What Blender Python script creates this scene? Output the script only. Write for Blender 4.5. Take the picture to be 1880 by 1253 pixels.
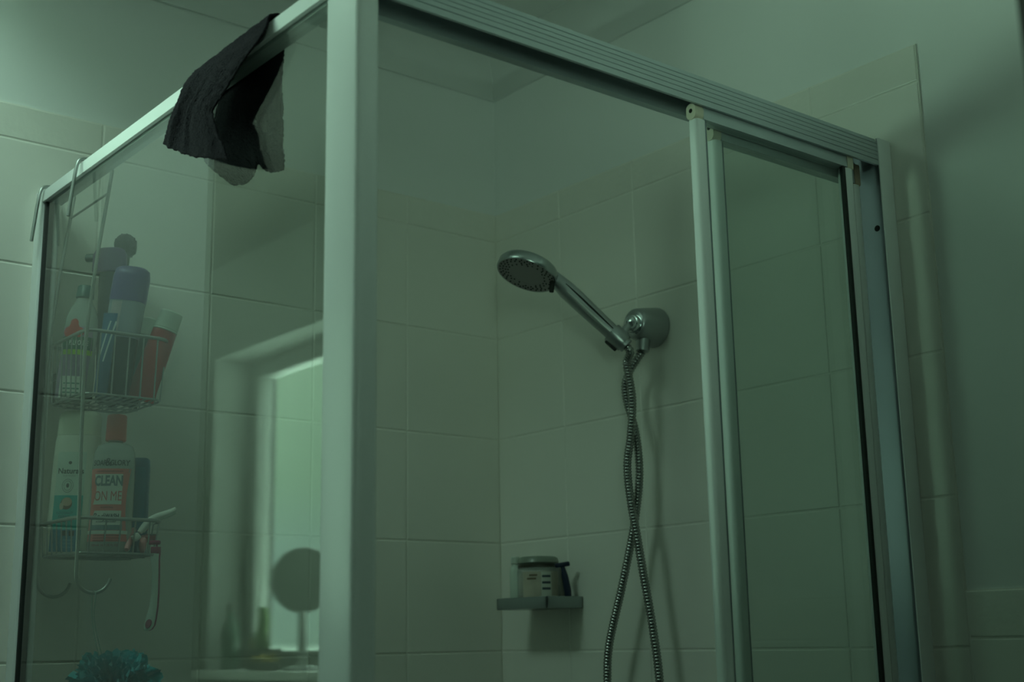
import bpy, bmesh, math, random
from mathutils import Vector, Matrix, noise
random.seed(7)
PI = math.pi
scene = bpy.context.scene
for o in list(bpy.data.objects):
    bpy.data.objects.remove(o, do_unlink=True)
COL = scene.collection

# ------------------------------------------------------------------ camera
cam_d = bpy.data.cameras.new('camera')
cam = bpy.data.objects.new('camera', cam_d)
COL.objects.link(cam)
RIGHT = Vector((0.77762, -0.62856, -0.01782))
DOWN = Vector((0.12545, 0.18294, -0.97509))
FWD = Vector((0.61616, 0.75593, 0.22109))
m = Matrix((RIGHT, -DOWN, -FWD)).transposed().to_4x4()
m.translation = Vector((-1.5874, -1.9937, 1.25))
cam.matrix_world = m
cam_d.sensor_width = 36.0
cam_d.lens = 46.42
cam_d.clip_start = 0.05
cam_d.clip_end = 200
cam_d.dof.use_dof = True
cam_d.dof.focus_distance = 1.85
cam_d.dof.aperture_fstop = 5.0
scene.camera = cam

# ------------------------------------------------------------------ world / light / exposure
world = bpy.data.worlds.new('overcast_sky')
scene.world = world
world.use_nodes = True
nt = world.node_tree
nt.nodes.clear()
out = nt.nodes.new('ShaderNodeOutputWorld')
bg = nt.nodes.new('ShaderNodeBackground')
geo = nt.nodes.new('ShaderNodeNewGeometry')
sep = nt.nodes.new('ShaderNodeSeparateXYZ')
ramp = nt.nodes.new('ShaderNodeValToRGB')
mr = nt.nodes.new('ShaderNodeMapRange')
mr.inputs['From Min'].default_value = -1
mr.inputs['From Max'].default_value = 1
nt.links.new(geo.outputs['Incoming'], sep.inputs[0])
neg = nt.nodes.new('ShaderNodeMath'); neg.operation = 'MULTIPLY'; neg.inputs[1].default_value = -1
nt.links.new(sep.outputs['Z'], neg.inputs[0])
nt.links.new(neg.outputs[0], mr.inputs['Value'])
nt.links.new(mr.outputs[0], ramp.inputs[0])
e = ramp.color_ramp.elements
e[0].position = 0.0; e[0].color = (0.88, 1.46, 1.06, 1)       # sunlit pale paving around the house
e[1].position = 0.485; e[1].color = (0.88, 1.46, 1.06, 1)
x = e.new(0.50); x.color = (0.080, 0.150, 0.108, 1)           # tree belt all round the garden
x = e.new(0.53); x.color = (0.080, 0.150, 0.115, 1)
x = e.new(0.56); x.color = (0.080, 0.160, 0.098, 1)
x = e.new(0.72); x.color = (0.16, 0.29, 0.19, 1)
x = e.new(0.80); x.color = (0.61, 0.97, 0.78, 1)              # overcast sky above the trees
x = e.new(1.0); x.color = (0.61, 0.97, 0.80, 1)
nt.links.new(ramp.outputs[0], bg.inputs['Color'])
bg.inputs['Strength'].default_value = 6.3
nt.links.new(bg.outputs[0], out.inputs['Surface'])

WX, WZ0, WZ1 = -2.0, 1.18, 2.09                               # window openings in the left wall
WINS = ((0.34, 1.58), (-3.22, -2.58))
SKY = (-1.52, -1.14, -0.53, -0.17)                             # roof light: x0, x1, y0, y1
for WY0, WY1 in WINS:
    ld = bpy.data.lights.new('window_portal', 'AREA')
    ld.shape = 'RECTANGLE'; ld.size = WZ1 - WZ0; ld.size_y = WY1 - WY0
    ld.cycles.is_portal = True
    lo = bpy.data.objects.new('window_portal', ld)
    COL.objects.link(lo)
    lo.location = (WX - 0.20, (WY0 + WY1) / 2, (WZ0 + WZ1) / 2)
    lo.rotation_euler = (0, -PI / 2, 0)
ld = bpy.data.lights.new('roof_portal', 'AREA')
ld.shape = 'RECTANGLE'; ld.size = SKY[1] - SKY[0]; ld.size_y = SKY[3] - SKY[2]
ld.cycles.is_portal = True
lo = bpy.data.objects.new('roof_portal', ld)
COL.objects.link(lo)
lo.location = ((SKY[0] + SKY[1]) / 2, (SKY[2] + SKY[3]) / 2, 2.53)

vs = scene.view_settings
vs.view_transform = 'Standard'
vs.look = 'None'
vs.gamma = 1.0
vs.use_curve_mapping = False
vs.exposure = 0.98
scene.cycles.max_bounces = 10
scene.cycles.diffuse_bounces = 6
scene.cycles.transparent_max_bounces = 24
scene.cycles.caustics_reflective = False
scene.cycles.caustics_refractive = False

# ------------------------------------------------------------------ materials
MATS = {}
def mat(name, col, rough=0.5, metal=0.0, spec=0.5, noise_amt=0.0, noise_scale=20, bump=0.0, bump_scale=60, trans=0.0, sheen=0.0, alpha=1.0, emit=None):
    if name in MATS: return MATS[name]
    mt = bpy.data.materials.new(name); MATS[name] = mt
    mt.use_nodes = True
    n = mt.node_tree; b = n.nodes['Principled BSDF']
    b.inputs['Base Color'].default_value = (*col, 1)
    b.inputs['Roughness'].default_value = rough
    b.inputs['Metallic'].default_value = metal
    b.inputs['Specular IOR Level'].default_value = spec
    b.inputs['Alpha'].default_value = alpha
    if trans: b.inputs['Transmission Weight'].default_value = trans
    if sheen:
        b.inputs['Sheen Weight'].default_value = sheen
        b.inputs['Sheen Roughness'].default_value = 0.6
    tc = n.nodes.new('ShaderNodeTexCoord')
    if noise_amt:
        nz = n.nodes.new('ShaderNodeTexNoise'); nz.inputs['Scale'].default_value = noise_scale; nz.inputs['Detail'].default_value = 4
        n.links.new(tc.outputs['Object'], nz.inputs['Vector'])
        mx = n.nodes.new('ShaderNodeMix'); mx.data_type = 'RGBA'
        mx.inputs['A'].default_value = tuple(c * (1 - noise_amt) for c in col) + (1,)
        mx.inputs['B'].default_value = tuple(min(1, c * (1 + noise_amt)) for c in col) + (1,)
        n.links.new(nz.outputs['Fac'], mx.inputs['Factor'])
        n.links.new(mx.outputs['Result'], b.inputs['Base Color'])
    if bump:
        nz2 = n.nodes.new('ShaderNodeTexNoise'); nz2.inputs['Scale'].default_value = bump_scale; nz2.inputs['Detail'].default_value = 3
        n.links.new(tc.outputs['Object'], nz2.inputs['Vector'])
        bp = n.nodes.new('ShaderNodeBump'); bp.inputs['Strength'].default_value = bump; bp.inputs['Distance'].default_value = 0.002
        n.links.new(nz2.outputs['Fac'], bp.inputs['Height'])
        n.links.new(bp.outputs['Normal'], b.inputs['Normal'])
    return mt

def glass_mat(name, tint, haze=0.015, f0=0.04):
    """Thin clear sheet: tinted straight-through light, Schlick mirror reflection, a trace of soap film."""
    mt = bpy.data.materials.new(name); MATS[name] = mt
    mt.use_nodes = True
    n = mt.node_tree; n.nodes.clear()
    o = n.nodes.new('ShaderNodeOutputMaterial')
    tr = n.nodes.new('ShaderNodeBsdfTransparent'); tr.inputs['Color'].default_value = (*tint, 1)
    gl = n.nodes.new('ShaderNodeBsdfGlossy'); gl.inputs['Roughness'].default_value = 0.0
    gl.inputs['Color'].default_value = (1, 1, 1, 1)
    df = n.nodes.new('ShaderNodeBsdfDiffuse'); df.inputs['Color'].default_value = (0.8, 0.85, 0.82, 1)
    g = n.nodes.new('ShaderNodeNewGeometry')
    dp = n.nodes.new('ShaderNodeVectorMath'); dp.operation = 'DOT_PRODUCT'
    n.links.new(g.outputs['Normal'], dp.inputs[0]); n.links.new(g.outputs['Incoming'], dp.inputs[1])
    ab = n.nodes.new('ShaderNodeMath'); ab.operation = 'ABSOLUTE'
    n.links.new(dp.outputs['Value'], ab.inputs[0])
    om = n.nodes.new('ShaderNodeMath'); om.operation = 'SUBTRACT'; om.inputs[0].default_value = 1
    n.links.new(ab.outputs[0], om.inputs[1])
    pw = n.nodes.new('ShaderNodeMath'); pw.operation = 'POWER'; pw.inputs[1].default_value = 5
    n.links.new(om.outputs[0], pw.inputs[0])
    ma = n.nodes.new('ShaderNodeMath'); ma.operation = 'MULTIPLY_ADD'
    ma.inputs[1].default_value = 1 - f0; ma.inputs[2].default_value = f0
    n.links.new(pw.outputs[0], ma.inputs[0])
    mh = n.nodes.new('ShaderNodeMixShader'); mh.inputs[0].default_value = haze
    n.links.new(tr.outputs[0], mh.inputs[1]); n.links.new(df.outputs[0], mh.inputs[2])
    ms = n.nodes.new('ShaderNodeMixShader')
    n.links.new(ma.outputs[0], ms.inputs[0])
    n.links.new(mh.outputs[0], ms.inputs[1]); n.links.new(gl.outputs[0], ms.inputs[2])
    n.links.new(ms.outputs[0], o.inputs['Surface'])
    return mt

plaster = mat('painted_plaster', (0.86, 0.87, 0.86), 0.7, spec=0.3, noise_amt=0.015, noise_scale=3, bump=0.05, bump_scale=90)
tile_m = mat('glazed_tile', (0.86, 0.84, 0.785), 0.28, spec=0.5, noise_amt=0.02, noise_scale=5)
border_m = mat('embossed_border_tile', (0.85, 0.828, 0.77), 0.30, spec=0.5, noise_amt=0.03, noise_scale=30, bump=0.55, bump_scale=45)
grout_m = mat('grout', (0.84, 0.82, 0.765), 0.9, noise_amt=0.08, noise_scale=40)
white_metal = mat('white_powder_coat', (0.90, 0.92, 0.93), 0.30, metal=0.0, spec=0.6)
alu = mat('satin_aluminium_coat', (0.52, 0.57, 0.60), 0.30, metal=0.25, spec=0.6)
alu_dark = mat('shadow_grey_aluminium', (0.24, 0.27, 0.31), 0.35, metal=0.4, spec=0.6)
rubber = mat('black_rubber_seal', (0.02, 0.022, 0.022), 0.6)
cream = mat('cream_plastic', (0.74, 0.68, 0.55), 0.5, noise_amt=0.12, noise_scale=60)
rust = mat('rusty_cream_plastic', (0.50, 0.38, 0.28), 0.6, noise_amt=0.3, noise_scale=120)
hole_m = mat('dark_hole', (0.006, 0.006, 0.006), 0.9)
chrome = mat('worn_chrome', (0.62, 0.66, 0.68), 0.16, metal=1.0, noise_amt=0.04, noise_scale=30)
satin = mat('satin_grey_chrome', (0.40, 0.42, 0.43), 0.34, metal=0.85, noise_amt=0.05, noise_scale=30)
greyplastic = mat('grey_nozzle_plate', (0.33, 0.31, 0.31), 0.5)
dark_rub = mat('dark_rubber', (0.012, 0.014, 0.012), 0.7)
steel = mat('dull_steel_wire', (0.42, 0.44, 0.43), 0.38, metal=0.8, noise_amt=0.1, noise_scale=60)
pane_m = glass_mat('shower_glass', (0.89, 0.92, 0.905), 0.001)
door_glass = glass_mat('door_glass', (0.885, 0.915, 0.90), 0.006)
win_glass = glass_mat('window_glass', (0.97, 0.98, 0.97), 0.0)

# ------------------------------------------------------------------ mesh helpers
def wm(o):
    return (wm(o.parent) @ o.matrix_basis) if o.parent else o.matrix_basis.copy()
def finish(name, bm, material, parent=None, smooth=True, angle=35):
    bmesh.ops.recalc_face_normals(bm, faces=bm.faces[:])
    me = bpy.data.meshes.new(name)
    if parent is not None:
        bm.transform(wm(parent).inverted())
    bm.to_mesh(me); bm.free()
    if smooth:
        me.shade_smooth()
        me.set_sharp_from_angle(angle=math.radians(angle))
    if material is not None: me.materials.append(material)
    o = bpy.data.objects.new(name, me)
    COL.objects.link(o)
    if parent is not None: o.parent = parent
    return o

def tag(o, label, cat, group=None):
    o['label'] = label; o['category'] = cat
    if group: o['group'] = group
    return o

def thing(name, label, cat, loc=(0, 0, 0), rot=(0, 0, 0), group=None):
    o = bpy.data.objects.new(name, None)
    o.empty_display_size = 0.03
    COL.objects.link(o)
    o.location = loc; o.rotation_euler = rot
    return tag(o, label, cat, group)

def struct(o): o['kind'] = 'structure'; return o

def box(bm, lo_, hi_, bev=0.0, seg=2):
    lo_ = Vector(lo_); hi_ = Vector(hi_)
    r = bmesh.ops.create_cube(bm, size=1.0)
    vs_ = r['verts']
    c = (lo_ + hi_) / 2; s = hi_ - lo_
    for v in vs_:
        v.co = Vector((c.x + v.co.x * s.x, c.y + v.co.y * s.y, c.z + v.co.z * s.z))
    if bev > 0:
        es = list({ed for v in vs_ for ed in v.link_edges})
        bmesh.ops.bevel(bm, geom=es, offset=bev, segments=seg, profile=0.5, affect='EDGES')
    return bm

def bx(lo_, hi_, bev=0.0, seg=2):
    return box(bmesh.new(), lo_, hi_, bev, seg)

def prism(poly, axis, a, b):
    """extrude a 2-D polygon along 'x','y' or 'z'"""
    bm = bmesh.new()
    def P(p, t):
        return {'x': (t, p[0], p[1]), 'y': (p[0], t, p[1]), 'z': (p[0], p[1], t)}[axis]
    A = [bm.verts.new(P(p, a)) for p in poly]
    B = [bm.verts.new(P(p, b)) for p in poly]
    bm.faces.new(A); bm.faces.new(B[::-1])
    n = len(poly)
    for i in range(n):
        bm.faces.new((A[i], B[i], B[(i + 1) % n], A[(i + 1) % n]))
    return bm

def rrect(x0, x1, y0, y1, r, seg=5):
    pts = []
    for cx, cy, a0 in ((x1 - r, y1 - r, 0), (x0 + r, y1 - r, 90), (x0 + r, y0 + r, 180), (x1 - r, y0 + r, 270)):
        for k in range(seg + 1):
            a = math.radians(a0 + 90 * k / seg)
            pts.append((cx + r * math.cos(a), cy + r * math.sin(a)))
    return pts

def frames(pts):
    n = len(pts); T = []
    for i in range(n):
        a = pts[max(0, i - 1)]; b = pts[min(n - 1, i + 1)]
        t = (b - a)
        T.append(t.normalized() if t.length > 1e-9 else Vector((0, 0, 1)))
    up = Vector((0, 0, 1)) if abs(T[0].z) < 0.9 else Vector((1, 0, 0))
    N = (up - T[0] * up.dot(T[0])).normalized()
    out = []
    for t in T:
        N = (N - t * N.dot(t)).normalized()
        out.append((t, N, t.cross(N)))
    return out

def tube(bm, pts, rad, seg=8, cap=True):
    pts = [Vector(p) for p in pts]
    fr = frames(pts); rings = []
    for i, p in enumerate(pts):
        r = rad(i) if callable(rad) else (rad[i] if isinstance(rad, (list, tuple)) else rad)
        t, N, B = fr[i]
        rings.append([bm.verts.new(p + (N * math.cos(2 * PI * k / seg) + B * math.sin(2 * PI * k / seg)) * r) for k in range(seg)])
    for a, b in zip(rings, rings[1:]):
        for k in range(seg):
            bm.faces.new((a[k], a[(k + 1) % seg], b[(k + 1) % seg], b[k]))
    if cap:
        bm.faces.new(rings[0][::-1]); bm.faces.new(rings[-1])
    return bm

def catmull(P, n=8, closed=False):
    P = [Vector(p) for p in P]; out = []
    N = len(P)
    rng = range(N) if closed else range(N - 1)
    for i in rng:
        if closed:
            p0, p1, p2, p3 = P[(i - 1) % N], P[i], P[(i + 1) % N], P[(i + 2) % N]
        else:
            p0, p1, p2, p3 = P[max(0, i - 1)], P[i], P[i + 1], P[min(N - 1, i + 2)]
        for k in range(n):
            t = k / n
            out.append(0.5 * ((2 * p1) + (p2 - p0) * t + (2 * p0 - 5 * p1 + 4 * p2 - p3) * t * t + (3 * p1 - p0 - 3 * p2 + p3) * t ** 3))
    if not closed: out.append(P[-1])
    return out

def round_path(P, r=0.006, n=4):
    """polyline with rounded corners"""
    P = [Vector(p) for p in P]; out = [P[0]]
    for i in range(1, len(P) - 1):
        a = (P[i - 1] - P[i]); b = (P[i + 1] - P[i])
        d = min(r, a.length * 0.45, b.length * 0.45)
        A = P[i] + a.normalized() * d; B = P[i] + b.normalized() * d
        for k in range(n + 1):
            t = k / n
            out.append(A * (1 - t) ** 2 + P[i] * 2 * t * (1 - t) + B * t * t)
    out.append(P[-1])
    return out

def lathe(bm, prof, seg=32, M=None):
    """prof: (r, z) list"""
    rings = []
    for r, z in prof:
        if r < 1e-6:
            rings.append([bm.verts.new((0, 0, z))])
        else:
            rings.append([bm.verts.new((r * math.cos(2 * PI * k / seg), r * math.sin(2 * PI * k / seg), z)) for k in range(seg)])
    for a, b in zip(rings, rings[1:]):
        if len(a) == 1 and len(b) == 1: continue
        for k in range(seg):
            k2 = (k + 1) % seg
            if len(a) == 1: bm.faces.new((a[0], b[k2], b[k]))
            elif len(b) == 1: bm.faces.new((a[k], a[k2], b[0]))
            else: bm.faces.new((a[k], a[k2], b[k2], b[k]))
    if M is not None:
        vs_ = [v for r in rings for v in r]
        bmesh.ops.transform(bm, matrix=M, verts=vs_)
    return bm

def align(axis, loc):
    """matrix taking +z to axis, at loc"""
    q = Vector((0, 0, 1)).rotation_difference(Vector(axis).normalized())
    return Matrix.Translation(Vector(loc)) @ q.to_matrix().to_4x4()

# ------------------------------------------------------------------ setting: shell
XL, YF, YN, NIB, CZ = -2.0, -3.3, 1.75, -1.20, 2.41
def room_wall(name, lo_, hi_, mt=None): return struct(finish(name, bx(lo_, hi_), mt or plaster, smooth=False))
PL = 0.004                                               # plaster face sits behind the tile face
wall_back = room_wall('wall_back', (NIB, PL, 0.0), (0.10, 0.12, CZ))
wall_right = room_wall('wall_right', (PL, YF, 0.0), (0.10, PL, CZ))
room_wall('wall_front', (XL - 0.3, YF - 0.1, 0.0), (0.10, YF, CZ), mat('darkened_front_wall', (0.10, 0.10, 0.10), 0.7))  # wall colour darkened so less light bounces to the right side
room_wall('wall_alcove_side', (NIB, 0.12, 0.0), (NIB + 0.10, YN, CZ))
room_wall('wall_alcove_end', (XL - 0.3, YN, 0.0), (NIB + 0.10, YN + 0.1, CZ), mat('shaded_alcove_end', (0.07, 0.07, 0.07), 0.7))  # dark colour stands in for shade at the alcove's far end
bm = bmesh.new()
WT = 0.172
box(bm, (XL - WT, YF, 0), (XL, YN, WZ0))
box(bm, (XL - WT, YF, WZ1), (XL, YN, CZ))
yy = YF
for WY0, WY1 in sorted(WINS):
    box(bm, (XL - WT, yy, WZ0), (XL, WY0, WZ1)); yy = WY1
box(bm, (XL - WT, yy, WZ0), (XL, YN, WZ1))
struct(finish('wall_left', bm, mat('shaded_left_wall', (0.15, 0.155, 0.15), 0.7, spec=0.3), smooth=False))  # alcove shade put into the wall colour, keeps the pane reflection dark
struct(finish('floor', bx((XL - 0.3, YF - 0.1, -0.1), (0.1, YN + 0.1, 0.0)), mat('floor_tile_grey', (0.16, 0.16, 0.15), 0.4, noise_amt=0.05), smooth=False))
bm = bmesh.new()
c0, c1 = CZ, CZ + 0.1
box(bm, (XL - 0.3, YF - 0.1, c0), (SKY[0], YN + 0.1, c1)); box(bm, (SKY[1], YF - 0.1, c0), (0.1, YN + 0.1, c1))
box(bm, (SKY[0], YF - 0.1, c0), (SKY[1], SKY[2], c1)); box(bm, (SKY[0], SKY[3], c0), (SKY[1], YN + 0.1, c1))
struct(finish('ceiling', bm, mat('ceiling_paint', (0.87, 0.88, 0.87), 0.8, spec=0.2), smooth=False))
struct(finish('alcove_shade_panel', bx((XL, 0.0, CZ - 0.03), (NIB, YN, CZ - 0.001)), mat('shade_panel_dark', (0.06, 0.055, 0.05), 0.6, noise_amt=0.2, noise_scale=9), smooth=False))  # added unseen panel, keeps the alcove ceiling dark in the pane's reflection
# coved cornice
def cove(sz=0.072, n=8):
    pts = [(0.0, 0.0), (0.0, -sz - 0.003), (0.006, -sz - 0.003)]
    for k in range(n + 1):
        a = PI / 2 * k / n
        pts.append((0.006 + (sz - 0.006) * (1 - math.cos(a)), -sz + (sz - 0.004) * math.sin(a)))
    pts += [(sz + 0.004, -0.004), (sz + 0.004, 0.0)]
    return pts
def mitred_cove(name, axis, a, b, ma=0, mb=0):
    """cornice along x on the back wall or along y on the right wall, mitred at the corner"""
    bm = bmesh.new(); pr = cove()
    def P(p, t, mit):
        d, h = p
        t2 = t - d * mit
        return (t2, PL - d, CZ + h) if axis == 'x' else (PL - d, t2, CZ + h)
    A = [bm.verts.new(P(p, a, ma)) for p in pr]; B = [bm.verts.new(P(p, b, mb)) for p in pr]
    bm.faces.new(A); bm.faces.new(B[::-1])
    for i in range(len(pr)):
        bm.faces.new((A[i], B[i], B[(i + 1) % len(pr)], A[(i + 1) % len(pr)]))
    return struct(finish(name, bm, plaster, angle=50))
mitred_cove('trim_1', 'x', NIB, PL, 0, 1)
mitred_cove('trim_2', 'y', YF, PL, 0, 1)

# --- tiles: each is a part of its wall
def tile_mesh(w, h, name, mt, depth=0.0045, ch=0.0018):
    """tile face in the local x-z plane, front towards -y"""
    bm = bmesh.new()
    g = 0.0011
    o4 = [(-w / 2 + g, -h / 2 + g), (w / 2 - g, -h / 2 + g), (w / 2 - g, h / 2 - g), (-w / 2 + g, h / 2 - g)]
    lay = []
    for ins, y in ((0, depth), (0, 0.0012), (ch * 0.4, 0.0004), (ch, 0.0)):
        lay.append([bm.verts.new((x - math.copysign(ins, x), y, z - math.copysign(ins, z))) for x, z in o4])
    for a, b in zip(lay, lay[1:]):
        for k in range(4): bm.faces.new((a[k], a[(k + 1) % 4], b[(k + 1) % 4], b[k]))
    bm.faces.new(lay[-1])
    bmesh.ops.recalc_face_normals(bm, faces=bm.faces[:])
    for f in bm.faces:
        if len(f.verts) == 4 and abs(f.normal.y) > 0.99 and f.normal.y > 0: f.normal_flip()
    me = bpy.data.meshes.new(name); bm.to_mesh(me); bm.free()
    me.materials.append(mt)
    return me
TM = {}
def tile(wall, plane, u0, u1, z0, z1, border=False):
    """plane 'a' = back wall (u is x), 'b' = right wall (u is y)"""
    w, h = round(u1 - u0, 4), round(z1 - z0, 4)
    key = (w, h, border)
    nm = 'border_tile' if border else 'tile'
    if key not in TM: TM[key] = tile_mesh(w, h, nm, border_m if border else tile_m)
    o = bpy.data.objects.new(nm, TM[key])
    COL.objects.link(o)
    uc, zc = (u0 + u1) / 2, (z0 + z1) / 2
    j = random.uniform(-0.0002, 0.0002)
    if plane == 'a':
        o.location = (uc, j, zc)
        o.rotation_euler = (random.uniform(-.0018, .0018), 0, random.uniform(-.0018, .0018))
    else:
        o.location = (j, uc, zc)
        o.rotation_euler = (0, random.uniform(-.0018, .0018), -PI / 2 + random.uniform(-.0018, .0018))
    o.parent = wall
TOP = 2.03
zr = [(TOP - 0.2 * (k + 1), TOP - 0.2 * k) for k in range(7)]
xs = [0.0, -0.2165] + [-0.2165 - 0.2005 * k for k in range(1, 5)]
for x1, x0 in zip(xs, xs[1:]):
    for z0, z1 in zr: tile(wall_back, 'a', x0, x1, z0, z1)
    tile(wall_back, 'a', x0, x1, TOP, TOP + 0.058, True)
ys = [0.0, -0.195, -0.395, -0.595, -0.795, -0.987]
for y1, y0 in zip(ys, ys[1:]):
    for z0, z1 in zr: tile(wall_right, 'b', y0, y1, z0, z1)
    tile(wall_right, 'b', y0, y1, TOP, TOP + 0.058, True)
yd = [-0.987 - 0.2 * k for k in range(3)]
for y1, y0 in zip(yd, yd[1:]):
    tile(wall_right, 'b', y0, y1, 1.242, 1.304, True)
    for k in range(2): tile(wall_right, 'b', y0, y1, 1.042 - 0.2 * k, 1.242 - 0.2 * k)
# grout beds just behind the tile faces
for wall, lo_, hi_ in ((wall_back, (xs[-1], 0.0012, 0.63), (0.004, PL + 0.002, TOP + 0.058)),
                       (wall_right, (0.0012, ys[-1], 0.63), (PL + 0.002, 0.004, TOP + 0.058)),
                       (wall_right, (0.0012, yd[-1], 0.84), (PL + 0.002, ys[-1], 1.304))):
    finish('grout', bx(lo_, hi_), grout_m, wall, smooth=False)

# --- window in the left wall (seen mirrored in the fixed pane)
FX = XL - 0.115
fw = 0.052
for i, (WY0, WY1) in enumerate(WINS):
    bm = bmesh.new()
    box(bm, (FX - 0.05, WY0, WZ0), (FX, WY1, WZ0 + fw), 0.004)
    box(bm, (FX - 0.05, WY0, WZ1 - fw), (FX, WY1, WZ1), 0.004)
    for y in (WY0, WY1 - fw): box(bm, (FX - 0.05, y, WZ0 + fw), (FX, y + fw, WZ1 - fw), 0.004)
    window = struct(finish('window_%d' % (i + 1), bm, mat('window_frame_paint', (0.22, 0.23, 0.22), 0.4)))
    finish('pane', bx((FX - 0.028, WY0 + fw, WZ0 + fw), (FX - 0.024, WY1 - fw, WZ1 - fw)), win_glass, window, smooth=False)
    finish('roof_light_pane', bx((SKY[0], SKY[2], CZ + 0.07), (SKY[1], SKY[3], CZ + 0.075)), win_glass, bpy.data.objects['ceiling'], smooth=False) if i == 0 else None
    finish('sill', bx((FX, WY0 - 0.03, WZ0 - 0.022), (XL + 0.035, WY1 + 0.03, WZ0 + 0.002), 0.004), mat('sill_paint', (0.74, 0.74, 0.70), 0.35), window)

# --- dark door edge at the right border of the frame
dm = mat('dark_stained_door', (0.035, 0.030, 0.028), 0.5, noise_amt=0.2, noise_scale=8)
bm = bx((-0.872, -1.655, 0.01), (-0.075, -1.612, 2.04), 0.003)
struct(finish('door_1', bm, dm))

# ------------------------------------------------------------------ shower enclosure
GX0, GX1 = -0.914, -0.909                              # fixed pane
enc = thing('shower_enclosure', 'white framed corner shower enclosure with fixed glass side pane and grooved sliding track', 'shower enclosure', (-0.905, -0.905, 0))
finish('corner_post', prism(rrect(-0.921, -0.8935, -0.9385, -0.871, 0.0085, 6), 'z', 0.0, 1.953), white_metal, enc, angle=60)
rail_poly = [(-0.920, 1.9255), (-0.9195, 1.925), (-0.9145, 1.925), (-0.9145, 1.930), (-0.9085, 1.930), (-0.9085, 1.925), (-0.890, 1.925), (-0.889, 1.926), (-0.889, 1.943), (-0.8905, 1.9445), (-0.9185, 1.9445), (-0.920, 1.943)]
finish('side_rail', prism(rail_poly, 'y', -0.871, -0.030), white_metal, enc, angle=30)
finish('wall_jamb', prism(rrect(-0.9205, -0.891, -0.032, 0.0008, 0.005, 4), 'z', 0.0, 1.9455), white_metal, enc, angle=60)
finish('jamb_seal', bx((-0.917, -0.0375, 0.02), (-0.903, -0.0318, 1.925), 0.001), rubber, enc)
finish('glass_pane', bx((GX0, -0.872, 0.03), (GX1, -0.033, 1.9295)), pane_m, enc, smooth=False)
finish('bottom_rail', bx((-0.920, -0.871, 0.0), (-0.890, -0.032, 0.03), 0.002), white_metal, enc)
TR = [(-0.9300, 1.9110), (-0.9300, 1.9180), (-0.9288, 1.9184), (-0.9288, 1.9192), (-0.9300, 1.9196)]
for z in (1.9255, 1.9315, 1.9375, 1.9435):
    TR += [(-0.9300, z - 0.0008), (-0.9291, z - 0.0004), (-0.9291, z + 0.0004), (-0.9300, z + 0.0008)]
TR += [(-0.9300, 1.9462), (-0.9270, 1.9478), (-0.9270, 1.9515), (-0.878, 1.9515), (-0.878, 1.9120), (-0.8890, 1.9120),
       (-0.8890, 1.9262), (-0.8850, 1.9272), (-0.8850, 1.9470), (-0.9262, 1.9470), (-0.9262, 1.9110)]
finish('header_track', prism(TR, 'x', -0.894, -0.0300), alu, enc, smooth=False)
JB = [(-0.030, -0.9300), (-0.0008, -0.9300), (-0.0008, -0.864), (-0.030, -0.864), (-0.030, -0.867), (-0.014, -0.868), (-0.014, -0.9265), (-0.030, -0.9280)]
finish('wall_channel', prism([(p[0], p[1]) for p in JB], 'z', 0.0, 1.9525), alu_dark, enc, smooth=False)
finish('channel_flange', bx((-0.0305, -0.9318, 0.0), (-0.0006, -0.9296, 1.9527), 0.0006), white_metal, enc)
bm = bmesh.new(); lathe(bm, [(0.0, 0.0004), (0.0042, 0.0002), (0.0046, 0.0), (0.0046, -0.0015)], 16, align((-1, 0, 0), (-0.0145, -0.9075, 1.824)))
finish('screw_hole', bm, hole_m, enc)
bm = bx((-0.894, -0.9245, 0.0), (-0.0300, -0.885, 0.03), 0.002)
finish('bottom_track', bm, alu, enc)

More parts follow.
